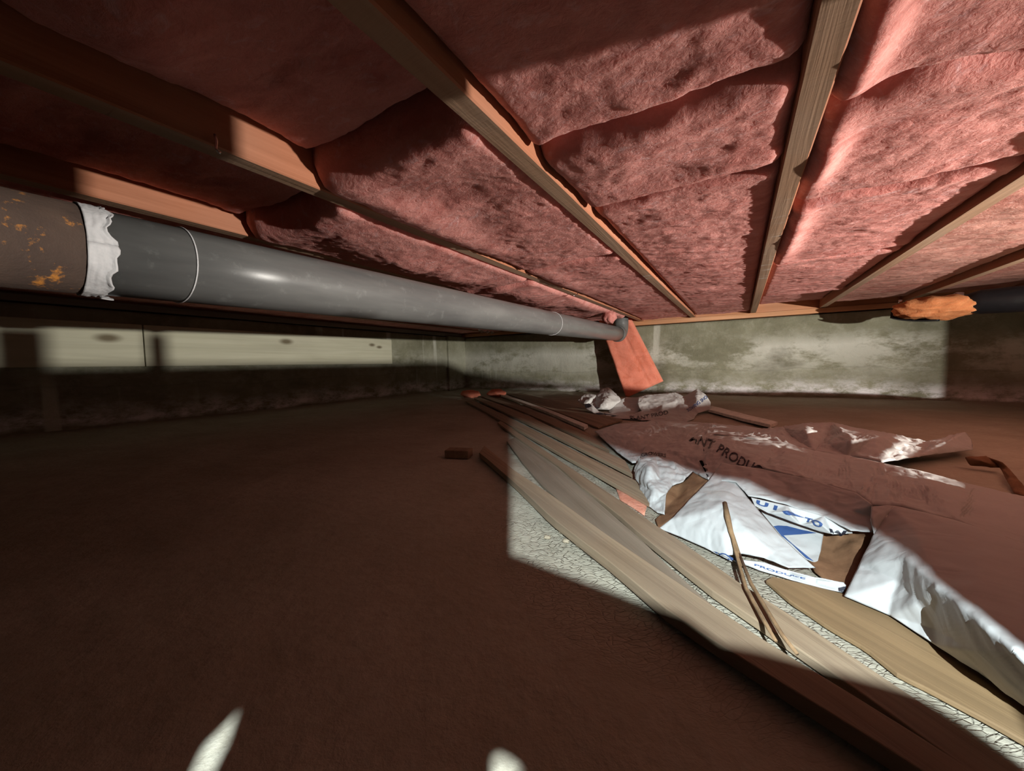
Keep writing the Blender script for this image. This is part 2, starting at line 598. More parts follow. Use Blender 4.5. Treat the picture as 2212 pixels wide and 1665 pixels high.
# sill plates and rim boards
o = link('trim_1', box_mesh('trim_1', (-2.85, DB - .004, ZS), (3.25, DB + .14, ZJ)), M['sill']); tag(bevel(o, .003), kind='structure')
o = link('trim_2', box_mesh('trim_2', (-2.85, DB + .012, ZJ), (3.25, DB + .05, ZJ + JH)), M['rim']); tag(o, kind='structure')
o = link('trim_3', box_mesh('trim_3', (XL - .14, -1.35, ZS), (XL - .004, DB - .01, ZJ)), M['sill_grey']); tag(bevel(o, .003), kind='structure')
o = link('ceiling', box_mesh('ceiling', (-2.9, -1.35, ZJ + JH), (3.3, 3.5, ZJ + JH + .02)), M['subfloor']); tag(o, kind='structure')
o = link('wall_right', box_mesh('wall_right', (3.20, -1.35, -.05), (3.28, 3.5, ZS)), M['concrete_left']); tag(o, kind='structure')
o = link('wall_front', box_mesh('wall_front', (-2.85, -1.40, -.05), (3.25, -1.32, ZS)), M['concrete_left']); tag(o, kind='structure')

# ------------------------------------------------------------------ floor joists (one thing each)
JL = {-7: 'floor joist against the left wall, farthest left of all',
      -6: 'floor joist next to the left wall, first one out from it',
      -5: 'floor joist behind the pipe, second one out from the left wall',
      -4: 'floor joist behind the pipe, third one out from the left wall',
      -3: 'floor joist running just above the grey pipe, side lit orange',
      -2: 'orange-brown floor joist with a bright wire hook, ending beside the pipe elbow',
      -1: 'big central floor joist crossing from top left to the back wall, wavy grain',
      0: 'near-vertical floor joist right of centre with white scuffs across its underside',
      1: 'floor joist right of the scuffed one, its left face in black shadow',
      2: 'floor joist at right ending above the torn orange duct insulation',
      3: 'dim floor joist at the right edge of view, behind the duct sleeve',
      4: 'floor joist past the right edge of view, above the added pier',
      5: 'floor joist past the right edge of view, near the work light',
      6: 'floor joist past the right edge of view, nearest the right wall'}


def make_joist(k):
    rnd = random.Random(k + 50)
    x0 = XB + k * SP
    bm = bmesh.new()
    n = 60
    ya, yb = -1.30, DB + .010
    rows = []
    bow = rnd.uniform(-.004, .004)
    for i in range(n + 1):
        t = i / n; y = ya + (yb - ya) * t
        dx = bow * math.sin(math.pi * t) + .0012 * math.sin(9 * t + k)
        dz = .0015 * math.sin(6.0 * t + 2 * k)
        c = .0025
        prof = [(0, JH), (0, c), (c, 0), (JW - c, 0), (JW, c), (JW, JH)]
        rows.append([bm.verts.new((x0 + a + dx, y, ZJ + b + (dz if b < .1 else 0))) for a, b in prof])
    for i in range(n):
        for j in range(5):
            f = bm.faces.new((rows[i][j], rows[i][j + 1], rows[i + 1][j + 1], rows[i + 1][j]))
            f.material_index = 1 if j == 2 else 0
        bm.faces.new((rows[i][5], rows[i][0], rows[i + 1][0], rows[i + 1][5]))
    bm.faces.new(rows[0][::-1]); bm.faces.new(rows[-1])
    me = bm_mesh('floor_joist', bm)
    o = link('floor_joist', me, [M['joist'], M['joist_under']])
    tag(o, JL[k], 'joist', 'floor joists overhead')
    return o


joists = {k: make_joist(k) for k in range(-7, 7)}

# ------------------------------------------------------------------ insulation batts between the joists


def make_batt(k, y0, y1, rec, label, seed, step=.0075, lump=.018, sag=.0, droop=None, tilt=0., mat='pink'):
    xa = XB + k * SP + JW + .001; xb = XB + (k + 1) * SP - .001
    nx = max(8, int((xb - xa) / step)); ny = max(8, int((y1 - y0) / step))
    u = np.linspace(0, 1, nx); v = np.linspace(0, 1, ny)
    U, V = np.meshgrid(u, v)
    X = xa + (xb - xa) * U; Y = y0 + (y1 - y0) * V
    def seam(y): return .028 * perlin(X * 6, X * 0 + round(y, 1) * 3.7)
    Y = Y + seam(y0) * (1 - V) ** 8 + seam(y1) * V ** 8
    wx = X + .03 * perlin(X * 8, Y * 8, seed + 2); wy = Y + .03 * perlin(X * 8, Y * 8, seed + 5)
    big = fbm(wx * 3.5, wy * 5, 2, seed)
    wr = ridged(wx * 5.5 + .35 * wy * 5.5, wy * 15, 3, seed + 11)
    fn = fbm(wx * 38, wy * 62, 3, seed + 23)
    edge = np.abs(2 * U - 1)
    fade = 1 - .75 * np.clip((edge - .25) / .6, 0, 1)
    z = ZJ + rec - .42 * lump * big * fade - .0026 * wr * fade - .0019 * fn
    z = z + .016 * np.clip((edge - .88) / .12, 0, 1) ** 2
    e1 = np.minimum(V * (y1 - y0), (1 - V) * (y1 - y0))
    z = z + .030 * np.clip(1 - e1 / .022, 0, 1) ** 2.0 - .006 * np.exp(-((e1 - .04) / .03) ** 2)
    z = z - sag * np.sin(np.pi * V) * np.sin(np.pi * U) + tilt * (U - .5)
    if droop:
        for (dx, dy, sx, sy, amt) in droop:
            z = z - amt * np.exp(-(((X - dx) / sx) ** 2 + ((Y - dy) / sy) ** 2))
    z = np.minimum(z, ZJ + .16)
    # keep clear of the joist edges
    P = np.stack([X, Y, z], -1)
    # wrap up the sides and close on top
    top = P.copy(); top[..., 2] = ZJ + JH - .004
    ring = np.concatenate([top[:1], P, top[-1:]], 0)
    lft = ring[:, :1].copy(); lft[..., 2] = ZJ + JH - .004
    rgt = ring[:, -1:].copy(); rgt[..., 2] = ZJ + JH - .004
    G = np.concatenate([lft, ring, rgt], 1)
    me = grid_mesh('insulation_batt', G, flip=True)
    o = link('insulation_batt', me, M[mat])
    tag(o, label, 'insulation', 'pink insulation batts between the joists')
    return o


# (bay, y0, y1, recess, label, options)
BATTS = [
    (-7, -.2, 3.30, .01, 'pink insulation batt along the left wall, seen low behind the pipe', dict(step=.02)),
    (-6, -.2, 3.30, .01, 'pink insulation batt behind the pipe, one bay out from the left wall', dict(step=.02)),
    (-5, -.2, 3.30, .01, 'pink insulation batt behind the pipe, two bays out from the left wall', dict(step=.02)),
    (-4, .0, 3.28, .01, 'pink insulation batt just behind the grey pipe', dict(step=.012)),
    (-3, .05, .50, .05, 'dim insulation batt above the taped end of the pipe', dict(lump=.02)),
    (-3, .503, 1.38, -.004, 'pink sagging batt with grey lower edge above the middle of the pipe', dict(lump=.020, sag=.012, droop=[(-.93, .95, .10, .30, .012)])),
    (-3, 1.383, 2.93, -.008, 'brightest pink batt bulging down over the pipe near its far ring', dict(lump=.022, sag=.012, droop=[(-.90, 1.6, .10, .25, .016), (-.80, 2.2, .06, .2, .012)])),
    (-2, .05, .44, .060, 'dark insulation batt left of the central joist, top left', dict(lump=.016, droop=[(-.58, .15, .09, .07, .05)])),
    (-2, .443, 1.25, .004, 'lumpy pink batt left of the central joist, in mid length', dict(lump=.022, droop=[(-.66, .7, .06, .3, .02)])),
    (-2, 1.253, 3.27, .006, 'pink batt left of the central joist, nearest the back wall', dict(lump=.018, droop=[(-.66, 1.5, .06, .25, .014)])),
    (-1, .05, .60, .014, 'large smooth reddish batt at top centre right of the central joist', dict(lump=.014)),
    (-1, .603, .86, .007, 'short pink batt with a rounded bulging lip right of the central joist', dict(lump=.016, droop=[(-.20, .70, .10, .08, .012)])),
    (-1, .863, 3.24, .010, 'long wrinkled pink batt running down to the back wall, centre bay', dict(lump=.015)),
    (0, .05, .74, .026, 'dark red batt at top right, right of the scuffed joist', dict(lump=.012, droop=[(.125, .62, .025, .10, .03)])),
    (0, .743, 1.12, .018, 'pink batt with a sharp folded lower edge right of the scuffed joist', dict(lump=.010, droop=[(.125, .9, .025, .12, .026)])),
    (0, 1.123, 1.75, .016, 'pink streaky batt in the middle of the bay right of scuffed joist', dict(lump=.012, droop=[(.125, 1.4, .03, .3, .024)])),
    (0, 1.753, 2.62, .015, 'pink batt with loose pale flap, right of scuffed joist', dict(lump=.015)),
    (0, 2.623, 3.20, .045, 'small shaded batt at the back wall right of scuffed joist', dict(lump=.012)),
    (1, .5, 3.22, .026, 'brownish pink batt in the narrow bay above the back wall at right', dict(step=.010, mat='pink_brown')),
    (2, .9, 3.22, .025, 'brownish pink batt in the last bay at right, above the orange duct insulation', dict(step=.012, mat='pink_brown')),
    (3, .9, 3.22, .02, 'insulation batt past the right edge of view, beside the duct sleeve', dict(step=.03)),
]
for i, (k, a, b, rec, lab, kw) in enumerate(BATTS):
    make_batt(k, a, b, rec, lab, 40 + i * 7, **kw)

# ------------------------------------------------------------------ drain pipe under the joists
PA = np.array([-.749, 0., .4502]); PV = np.array([-.0307, 1., .0234])
PR = .057


def pipe_at(Y): return Vector(PA + PV * Y)


def y_on_pipe(px, py):
    """Y where the axis crosses the vertical plane through this pixel column"""
    best = None
    for i in range(2000):
        Y = -.2 + i * .002
        p = np.array(pipe_at(Y)) - np.array([0, 0, CAMZ])
        d = p @ CF
        if d < .05: continue
        x = 1106 + FPX * (p @ CR) / d
        if best is None or abs(x - px) < best[0]: best = (abs(x - px), Y)
    return best[1]


pt = thing('drain_pipe', 'long grey drain pipe hung below the joists, elbow at far end', 'pipe', tuple(pipe_at(1.5)))
Ytape0, Ytape1 = y_on_pipe(163, 0), y_on_pipe(226, 0)
Yr1, Yr2, Yend = y_on_pipe(386, 0), y_on_pipe(1191, 0), 3.03
put(link('iron_pipe', tube_mesh('iron_pipe', [pipe_at(-1.28), pipe_at(-.6), pipe_at(Ytape0 + .01)], PR + .001, 40), M['rust']), pt)['label'] = 'brown rust-flecked iron length of the pipe'
put(link('plastic_pipe', tube_mesh('plastic_pipe', [pipe_at(Ytape0 + .01 + (Yend - Ytape0 - .01) * i / 12) for i in range(13)], PR, 48), M['pipe']), pt)
# elbow sweeping up between two joists
pe = pipe_at(Yend); pts = []; rad = []
dirv = Vector(PV).normalized(); upv = Vector((0, 0, 1))
R_ = .085
for i in range(13):
    a = (math.pi / 2) * i / 12
    pts.append(pe + dirv * (R_ * math.sin(a)) + upv * (R_ * (1 - math.cos(a)))); rad.append(PR + .003)
pts.append(pts[-1] + upv * .20); rad.append(PR)
put(link('elbow', tube_mesh('elbow', pts, rad, 40), M['pipe']), pt)
put(link('elbow_collar', tube_mesh('elbow_collar', [pipe_at(Yend - .05), pipe_at(Yend - .045), pipe_at(Yend + .002), pipe_at(Yend + .006)], [PR + .001, PR + .007, PR + .007, PR + .004], 40, False), M['pipe']), pt)
# torn white tape around the joint
nn, mm = 72, 14
P = np.zeros((mm + 1, nn + 1, 3))
for j in range(mm + 1):
    for i in range(nn + 1):
        a = 2 * math.pi * i / nn
        w = j / mm
        edge = .009 * float(fbm(np.array(math.cos(a) * 2.2), np.array(math.sin(a) * 2.2), 4, 5)) + .0015 * math.sin(a * 9) + .004 * float(perlin(np.array(a * 2.6), np.array(.3), 8))
        tear = .030 * math.exp(-((a - 4.05) / .16) ** 2)
        Y = Ytape0 + (Ytape1 - Ytape0 + edge - tear) * w
        c = pipe_at(Y)
        r = PR + .0022 + .0012 * float(perlin(np.array(a * 4), np.array(w * 5), 3)) + .003 * (w > .9) * abs(math.sin(a * 2.5))
        P[j, i] = (c.x + math.cos(a) * r, c.y, c.z + math.sin(a) * r)
tp = put(link('tape', grid_mesh('tape', P), M['tape']), pt)
tp['label'] = 'torn white tape wrap'
s = tp.modifiers.new('t', 'SOLIDIFY'); s.thickness = .0012
for Y in (Yr1, Yr2):
    rp = []
    for i in range(49):
        a = 2 * math.pi * i / 48
        c = pipe_at(Y + .006 * math.cos(a))
        rp.append((c.x + math.cos(a) * (PR + .001), c.y, c.z + math.sin(a) * (PR + .001)))
    put(link('wire_ring', tube_mesh('wire_ring', rp, .0011, 8, False), M['tape']), pt)['label'] = 'thin bright wire ring'

# wire hook nailed to the joist and a second bright hook higher up (parts of that joist)


def hook(px0, py0, X, length, parent, extra):
    p = at_x(px0, py0, X + .009)
    p = Vector(p)
    pp = [p, p + Vector((.001, .001, -length * .5)), p + Vector((.0, .0, -length))] + [p + Vector((0, 0, -length)) + Vector(e) for e in extra]
    o = link('wire_hook', tube_mesh('wire_hook', pp, .0022, 8), M['metal'])
    o['label'] = 'bright bent wire hook'
    o.parent = parent


XL1 = XB - 2 * SP + JW
hook(1247, 612, XL1 + .002, .052, joists[-2], [(.0, -.02, -.012), (.0, -.05, -.016)])
hook(464, 290, XL1 + .002, .022, joists[-2], [(.004, .004, -.006)])

# crinkled metal strap nailed under a joist behind the pipe
XS = XB - 4 * SP + .019
pp = at_x(1045, 716, XS)
bm = bmesh.new()
rows = []
for i in range(15):
    t = i / 14
    if t < .3:
        y, z = pp[1] - .05, ZJ + (pp[2] - ZJ) * t / .3
    else:
        q = (t - .3) / .7
        y, z = pp[1] - .05 + .16 * q, pp[2] + .006 * math.sin(q * 17)
    rows.append((bm.verts.new((XS - .012 + .004 * math.sin(t * 9), y, z - .004 * (t > .3))), bm.verts.new((XS + .012 + .004 * math.sin(t * 13), y, z + .006 * (t > .3)))))
for i in range(14):
    bm.faces.new((rows[i][0], rows[i][1], rows[i + 1][1], rows[i + 1][0]))
o = link('metal_strap', bm_mesh('metal_strap', bm), M['metal'])
s = o.modifiers.new('t', 'SOLIDIFY'); s.thickness = .002
tag(o, 'crinkled bright metal strap hanging behind the pipe before the wall corner', 'strap')

# ------------------------------------------------------------------ fallen slab of orange insulation against the back wall


def slab(name, front, thick_dir, thick, label, cat, mat, seed, nu=26, nv=40, amp=.006, crease=None):
    """front: four corners TL TR BR BL; extruded along thick_dir, edges rounded, surface lumpy"""
    TL, TR, BR, BL = [np.array(p) for p in front]
    u = np.linspace(0, 1, nu)[None, :, None]; v = np.linspace(0, 1, nv)[:, None, None]
    F = (TL * (1 - u) + TR * u) * (1 - v) + (BL * (1 - u) + BR * u) * v
    td = np.array(thick_dir, float); td /= np.linalg.norm(td)
    uu, vv = np.meshgrid(np.linspace(0, 1, nu), np.linspace(0, 1, nv))
    e = np.minimum(np.minimum(uu, 1 - uu) / .10, np.minimum(vv, 1 - vv) / .07).clip(0, 1)
    rnd = (1 - np.sqrt(1 - (1 - e) ** 2)) * thick * .35
    n = amp * fbm(uu * 4 + seed, vv * 6, 4, seed)
    if crease is not None:
        n = n + crease(uu, vv)
    Fr = F + td * (rnd + n)[..., None]
    Bk = F + td * (thick - rnd * .5)[..., None] if False else F + td * (thick - rnd)[..., None]
    bm = bmesh.new()
    A = [[bm.verts.new(Fr[j, i]) for i in range(nu)] for j in range(nv)]
    B = [[bm.verts.new(Bk[j, i]) for i in range(nu)] for j in range(nv)]
    for j in range(nv - 1):
        for i in range(nu - 1):
            bm.faces.new((A[j][i], A[j + 1][i], A[j + 1][i + 1], A[j][i + 1]))
            bm.faces.new((B[j][i], B[j][i + 1], B[j + 1][i + 1], B[j + 1][i]))
    for j in range(nv - 1):
        bm.faces.new((A[j][0], B[j][0], B[j + 1][0], A[j + 1][0]))
        bm.faces.new((A[j][-1], A[j + 1][-1], B[j + 1][-1], B[j][-1]))
    for i in range(nu - 1):
        bm.faces.new((A[0][i], A[0][i + 1], B[0][i + 1], B[0][i]))
        bm.faces.new((A[-1][i], B[-1][i], B[-1][i + 1], A[-1][i + 1]))
    o = link(name, bm_mesh(name, bm, True), mat)
    return tag(o, label, cat)


slab('fallen_insulation', [at_y(1290, 688, 3.26), at_y(1352, 672, 3.26), at_y(1430, 824, 3.24), at_y(1350, 860, 3.10)],
     (.15, 1, .05), .06, 'fallen orange-pink insulation slab leaning on the back wall behind crumpled bag', 'insulation', M['orange'], 3,
     crease=lambda u, v: .010 * np.exp(-((u - .60 - .1 * v) / .025) ** 2) - .012 * np.clip((u - .62 - .1 * v), 0, 1) * 0)

# ------------------------------------------------------------------ small scraps of insulation


def scrap(px, py, h, size, label, mat, seed, squash=.6, name='insulation_scrap'):
    c = at_h(px, py, h)
    bm = bmesh.new()
    bmesh.ops.create_icosphere(bm, subdivisions=3, radius=1)
    for v in bm.verts:
        n = v.co.normalized()
        k = 1 + .28 * float(fbm(np.array(n.x * 2.1 + seed), np.array(n.y * 2.1 + n.z * 1.7), 3, seed))
        v.co = Vector((c[0] + n.x * size[0] * k, c[1] + n.y * size[1] * k, c[2] + n.z * size[2] * k))
    o = link(name, bm_mesh(name, bm, True), mat)
    return tag(o, label, 'insulation')


scrap(1016, 851, .035, (.10, .05, .035), 'small pink insulation scrap lying in the wall corner at far strip ends', M['orange'], 1)
scrap(1073, 849, .035, (.09, .05, .035), 'small orange insulation scrap at foot of back wall beside pale strip', M['orange'], 2)
scrap(1316, 684, .605, (.045, .05, .045), 'tuft of pink insulation hanging by the pipe elbow', M['pink'], 4)
# flat orange piece pinned under the strip ends
pts = [(1326, 1040, .004), (1400, 1084, .006), (1392, 1112, .003), (1370, 1098, .003), (1339, 1078, .003)]

# ------------------------------------------------------------------ torn duct insulation at right, over the back wall
dt = thing('insulated_duct', 'round insulated duct end with torn orange fiberglass and black jacket, right corner', 'duct', tuple(at_y(2020, 660, 2.62)))
c = Vector(at_y(2022, 656, 2.62))
axis = Vector((1.0, -.28, -.01)).normalized()
sidev = axis.cross(Vector((0, 0, 1))).normalized(); upv = sidev.cross(axis).normalized()


def lumpy(name, cen, rx, ry, rz, mat, seed, amp=.2, sub=4):
    bm = bmesh.new(); bmesh.ops.create_icosphere(bm, subdivisions=sub, radius=1)
    for v in bm.verts:
        n = v.co.normalized()
        k = 1 + amp * float(fbm(np.array(n.x * 2.4 + seed), np.array(n.y * 2.4 + n.z * 2.0), 4, seed))
        v.co = cen + axis * (n.x * rx * k) + sidev * (n.y * ry * k) + upv * (n.z * rz * k)
    return put(link(name, bm_mesh(name, bm, True), mat), dt)


lumpy('torn_fiberglass', c + Vector((.0, .0, -.002)), .148, .075, .057, M['orange_pale'], 3)['label'] = 'torn tan-orange fiberglass'
# black jacket: an open cup around the lower left of the wad and a sleeve running right
V = []; F = []
nseg, nr = 40, 12
P = np.zeros((nr + 1, nseg + 1, 3))
for j in range(nr + 1):
    for i in range(nseg + 1):
        a = math.pi * (.85 + .75 * i / nseg)
        t = j / nr
        x = -.156 + .17 * t
        r = .060 * math.sqrt(max(.02, 1 - (x / .182) ** 2)) + .004
        q = c + axis * x + sidev * (math.cos(a) * r * 1.25) + upv * (math.sin(a) * r)
        P[j, i] = q
jk = put(link('jacket', grid_mesh('jacket', P), M['black']), dt); jk['label'] = 'black plastic jacket'
s = jk.modifiers.new('t', 'SOLIDIFY'); s.thickness = .004
sl = [c + axis * x + upv * .01 for x in (.085, .135, .25, .5, .8)]
put(link('duct_sleeve', tube_mesh('duct_sleeve', sl, [.038, .056, .058, .060, .062], 32), M['black']), dt)
cl = [c + axis * x + upv * .037 for x in (.045, .062, .085)]
put(link('metal_clamp', tube_mesh('metal_clamp', cl, [.016, .029, .026], 28), M['metal']), dt)['label'] = 'shiny metal clamp'
cl = [c + axis * (-.130 + x) + upv * .046 for x in (0, .014)]
put(link('metal_tab', tube_mesh('metal_tab', cl, .008, 12), M['metal']), dt)['label'] = 'small shiny metal tab'

dt.location = at_y(2020, 668, 2.88)
dt.scale = (1.08, 1.08, 1.08)

# ------------------------------------------------------------------ long wood strips on the ground


def resample(poly, n):
    p = np.array(poly, float)
    d = np.concatenate([[0], np.cumsum(np.linalg.norm(np.diff(p, axis=0), axis=1))])
    t = np.linspace(0, d[-1], n)
    return np.stack([np.interp(t, d, p[:, k]) for k in range(p.shape[1])], -1)


def strip(name, left, right, h, th, mat, label, cat='board', seed=0, segs=28, warp=.0016):
    """edges of the top face, far end first (pixels), top height h, thickness th"""
    Lw = resample([at_h(*q, h) for q in left], segs + 1)
    Rw = resample([at_h(*q, h) for q in right], segs + 1)
    mid0 = (Lw[0] + Rw[0]) / 2; mid1 = (Lw[-1] + Rw[-1]) / 2
    ax = mid1 - mid0; ax = ax / np.linalg.norm(ax); sd = np.array([ax[1], -ax[0], 0.])
    ang = math.atan2(ax[1], ax[0]) - math.pi / 2
    R = Matrix.Rotation(-ang, 3, 'Z')
    org = Vector(mid0)
    bm = bmesh.new(); rows = []
    for i in range(segs + 1):
        t = i / segs
        off = sd * (warp * float(perlin(np.array(t * 5.0), np.array(seed * 3.3), seed)))
        dz = warp * .8 * float(perlin(np.array(t * 4.0), np.array(seed * 1.3 + 7), seed + 4))
        q = []
        for p, zz in ((Lw[i], 0), (Rw[i], 0), (Rw[i], -th), (Lw[i], -th)):
            q.append(bm.verts.new(R @ (Vector(p + off) + Vector((0, 0, dz + zz)) - org)))
        rows.append(q)
    for i in range(segs):
        for j in range(4):
            bm.faces.new((rows[i][j], rows[i][(j + 1) % 4], rows[i + 1][(j + 1) % 4], rows[i + 1][j]))
    bm.faces.new(rows[0][::-1]); bm.faces.new(rows[-1])
    o = link(name, bm_mesh(name, bm), mat)
    o.location = org; o.rotation_euler = (0, 0, ang)
    bevel(o, .0012, 2)
    return tag(o, label, cat, 'wood strips lying on the ground')


strip('wood_strip', [(1035, 977), (1112, 1042), (1190, 1117), (1326, 1219), (1451, 1324), (1550, 1388), (1700, 1482), (1900, 1605), (2110, 1740)],
      [(1046, 962), (1112, 1016), (1203, 1077), (1304, 1149), (1500, 1280), (1655, 1385), (1760, 1450), (1960, 1572), (2190, 1722)], .020, .015, M['lath'], 'wide tan wood strip nearest the dark foreground, thick lit front edge', seed=1)
strip('wood_strip', [(1095, 952), (1130, 1000), (1170, 1047), (1300, 1160), (1480, 1290), (1620, 1395)],
      [(1122, 940), (1160, 975), (1203, 1005), (1324, 1112), (1390, 1168), (1441, 1221), (1560, 1327), (1650, 1400)], .008, .007, M['lath_grey'], 'grey stained wood strip tucked under the wide front strip', seed=2)
strip('wood_strip', [(1075, 912), (1119, 947), (1203, 1004), (1254, 1048), (1327, 1103), (1376, 1147), (1441, 1200), (1577, 1304), (1645, 1346), (1760, 1425), (1990, 1590), (2190, 1735)],
      [(1082, 908), (1145, 951), (1217, 1000), (1332, 1074), (1396, 1120), (1475, 1171), (1594, 1256), (1744, 1350), (1917, 1469), (2130, 1612), (2310, 1735)], .013, .010, M['lath'], 'long tan wood strip between two bands of bare soil', seed=3)
strip('wood_strip', [(1006, 866), (1137, 938), (1260, 1006), (1402, 1086)], [(1020, 863), (1110, 907), (1178, 940), (1374, 1038)], .016, .010, M['lath'], 'wood strip with a blunt near end above the orange scrap', seed=4)
strip('wood_strip', [(1024, 860), (1113, 901), (1183, 934), (1366, 1024)], [(1040, 859), (1122, 889), (1198, 925), (1350, 994)], .019, .010, M['lath'], 'wood strip ending at the white crumpled bag corner', seed=5)
strip('wood_strip', [(1040, 856), (1126, 887), (1204, 922), (1316, 972)], [(1050, 854), (1146, 886), (1232, 918), (1272, 936)], .014, .010, M['lath_dark'], 'dark brown wood strip, next inward from the white painted strip', seed=6)
strip('wood_strip', [(1082, 853), (1170, 884), (1262, 922)], [(1089, 851), (1180, 882), (1270, 917)], .022, .014, M['lath_pale'], 'thin pale painted wood strip running from orange scrap', seed=7)
strip('wood_strip', [(1094, 850), (1190, 884), (1292, 922)], [(1126, 849), (1205, 867), (1345, 906)], .012, .008, M['lath_dark'], 'wide flat brown board farthest back, beside the crumpled bag', seed=8)
strip('wood_strip', [(1654, 1252), (1708, 1299), (1780, 1346), (1870, 1400), (1942, 1454), (1996, 1481), (2069, 1521), (2141, 1560), (2212, 1599), (2280, 1636)],
      [(1668, 1244), (1744, 1262), (1823, 1282), (1924, 1322), (2025, 1387), (2115, 1441), (2212, 1513), (2280, 1560)], .006, .005, M['lath_tan'], 'tan board at right running under the white bag', seed=9)
strip('wood_strip', [(1530, 884), (1600, 902), (1664, 917)], [(1537, 876), (1605, 893), (1680, 911)], .024, .014, M['lath_pale'], 'pale wood strip right of the crumpled bag below back wall', seed=10)

# small block of wood left of the strips
a = at_h(960, 990, .0); b = at_h(1012, 992, .0)
bm = bmesh.new(); box_bm(bm, (0, 0, 0), (float(np.linalg.norm(b - a)), .045, .026))
o = link('wood_block', bm_mesh('wood_block', bm), M['lath_dark'])
o.location = a; o.rotation_euler = (0, 0, math.atan2(b[1] - a[1], b[0] - a[0]))
bevel(o, .003)
tag(o, 'small brown wood block on bare soil left of the strips', 'block')

# ------------------------------------------------------------------ bags


def sheet(name, bound, inner=(), mat=None, parent=None, sub=4, amp=.004, seed=0, thick=.0012, freq=26, mode='h'):
    """a creased sheet through control points (pixel x, pixel y, height above ground or depth)"""
    allp = list(bound) + list(inner)
    conv = at_h if mode == 'h' else at_d
    W = [conv(*p) for p in allp]
    co2 = [Vector((p[0] + i * 1e-4, -p[1])) for i, p in enumerate(allp)]
    loop = list(range(len(bound)))
    r = delaunay_2d_cdt(co2, [], [loop], 1, 1e-6)
    outv, faces, orig = r[0], r[2], r[3]
    V3 = []
    for i, q in enumerate(outv):
        if orig[i]:
            V3.append(W[orig[i][0]])
        else:
            V3.append(conv(q.x, -q.y, allp[0][2]))
    bm = bmesh.new()
    vs = [bm.verts.new(p) for p in V3]
    for f in faces:
        try: bm.faces.new([vs[i] for i in f])
        except ValueError: pass
    bmesh.ops.recalc_face_normals(bm, faces=bm.faces[:])
    if sum((f.normal.z) for f in bm.faces) < 0:
        bmesh.ops.reverse_faces(bm, faces=bm.faces[:])
    for _ in range(sub):
        bmesh.ops.subdivide_edges(bm, edges=bm.edges[:], cuts=1, use_grid_fill=True)
        bmesh.ops.triangulate(bm, faces=[f for f in bm.faces if len(f.verts) > 4])
    bmesh.ops.smooth_vert(bm, verts=[v for v in bm.verts if not v.is_boundary], factor=.5, use_axis_x=True, use_axis_y=True, use_axis_z=True)
    bmesh.ops.smooth_vert(bm, verts=[v for v in bm.verts if not v.is_boundary], factor=.5, use_axis_x=True, use_axis_y=True, use_axis_z=True)
    bm.normal_update()
    A = np.array([v.co[:] for v in bm.verts])
    d = amp * ridged(A[:, 0] * freq + A[:, 2] * 9, A[:, 1] * freq - A[:, 2] * 7, 3, seed) * .6 + amp * .5 * fbm(A[:, 0] * freq * .5, A[:, 1] * freq * .5, 2, seed + 9)
    for v, k in zip(bm.verts, d):
        if v.is_boundary:
            k *= .35
        v.co += v.normal * float(k)
        if v.co.z < .0015 and mode == 'h': v.co.z = .0015
    me = bpy.data.meshes.new(name)
    bm.to_mesh(me); bm.free()
    me.polygons.foreach_set('use_smooth', [True] * len(me.polygons))
    o = link(name, me, mat)
    s = o.modifiers.new('thick', 'SOLIDIFY'); s.thickness = thick; s.offset = -1
    if parent is not None: put(o, parent)
    return o


def bvh_of(o):
    me = o.data
    return BVHTree.FromPolygons([v.co.copy() for v in me.vertices], [tuple(p.vertices) for p in me.polygons])


def project(bvhs, px, py, off=.0012):
    d = Vector(pray(px, py)).normalized()
    org = Vector((0, 0, CAMZ)); best = None
    for b in bvhs:
        h = b.ray_cast(org, d)
        if h[0] is not None and (best is None or h[3] < best[3]): best = h
    if best is None:
        for b in bvhs:
            h = b.find_nearest(org + d * .6)
        # nearest to the ray at the approximate distance of the sheet
        best = h
    n = best[1]
    if n.dot(d) > 0: n = -n
    return best[0] + n * off


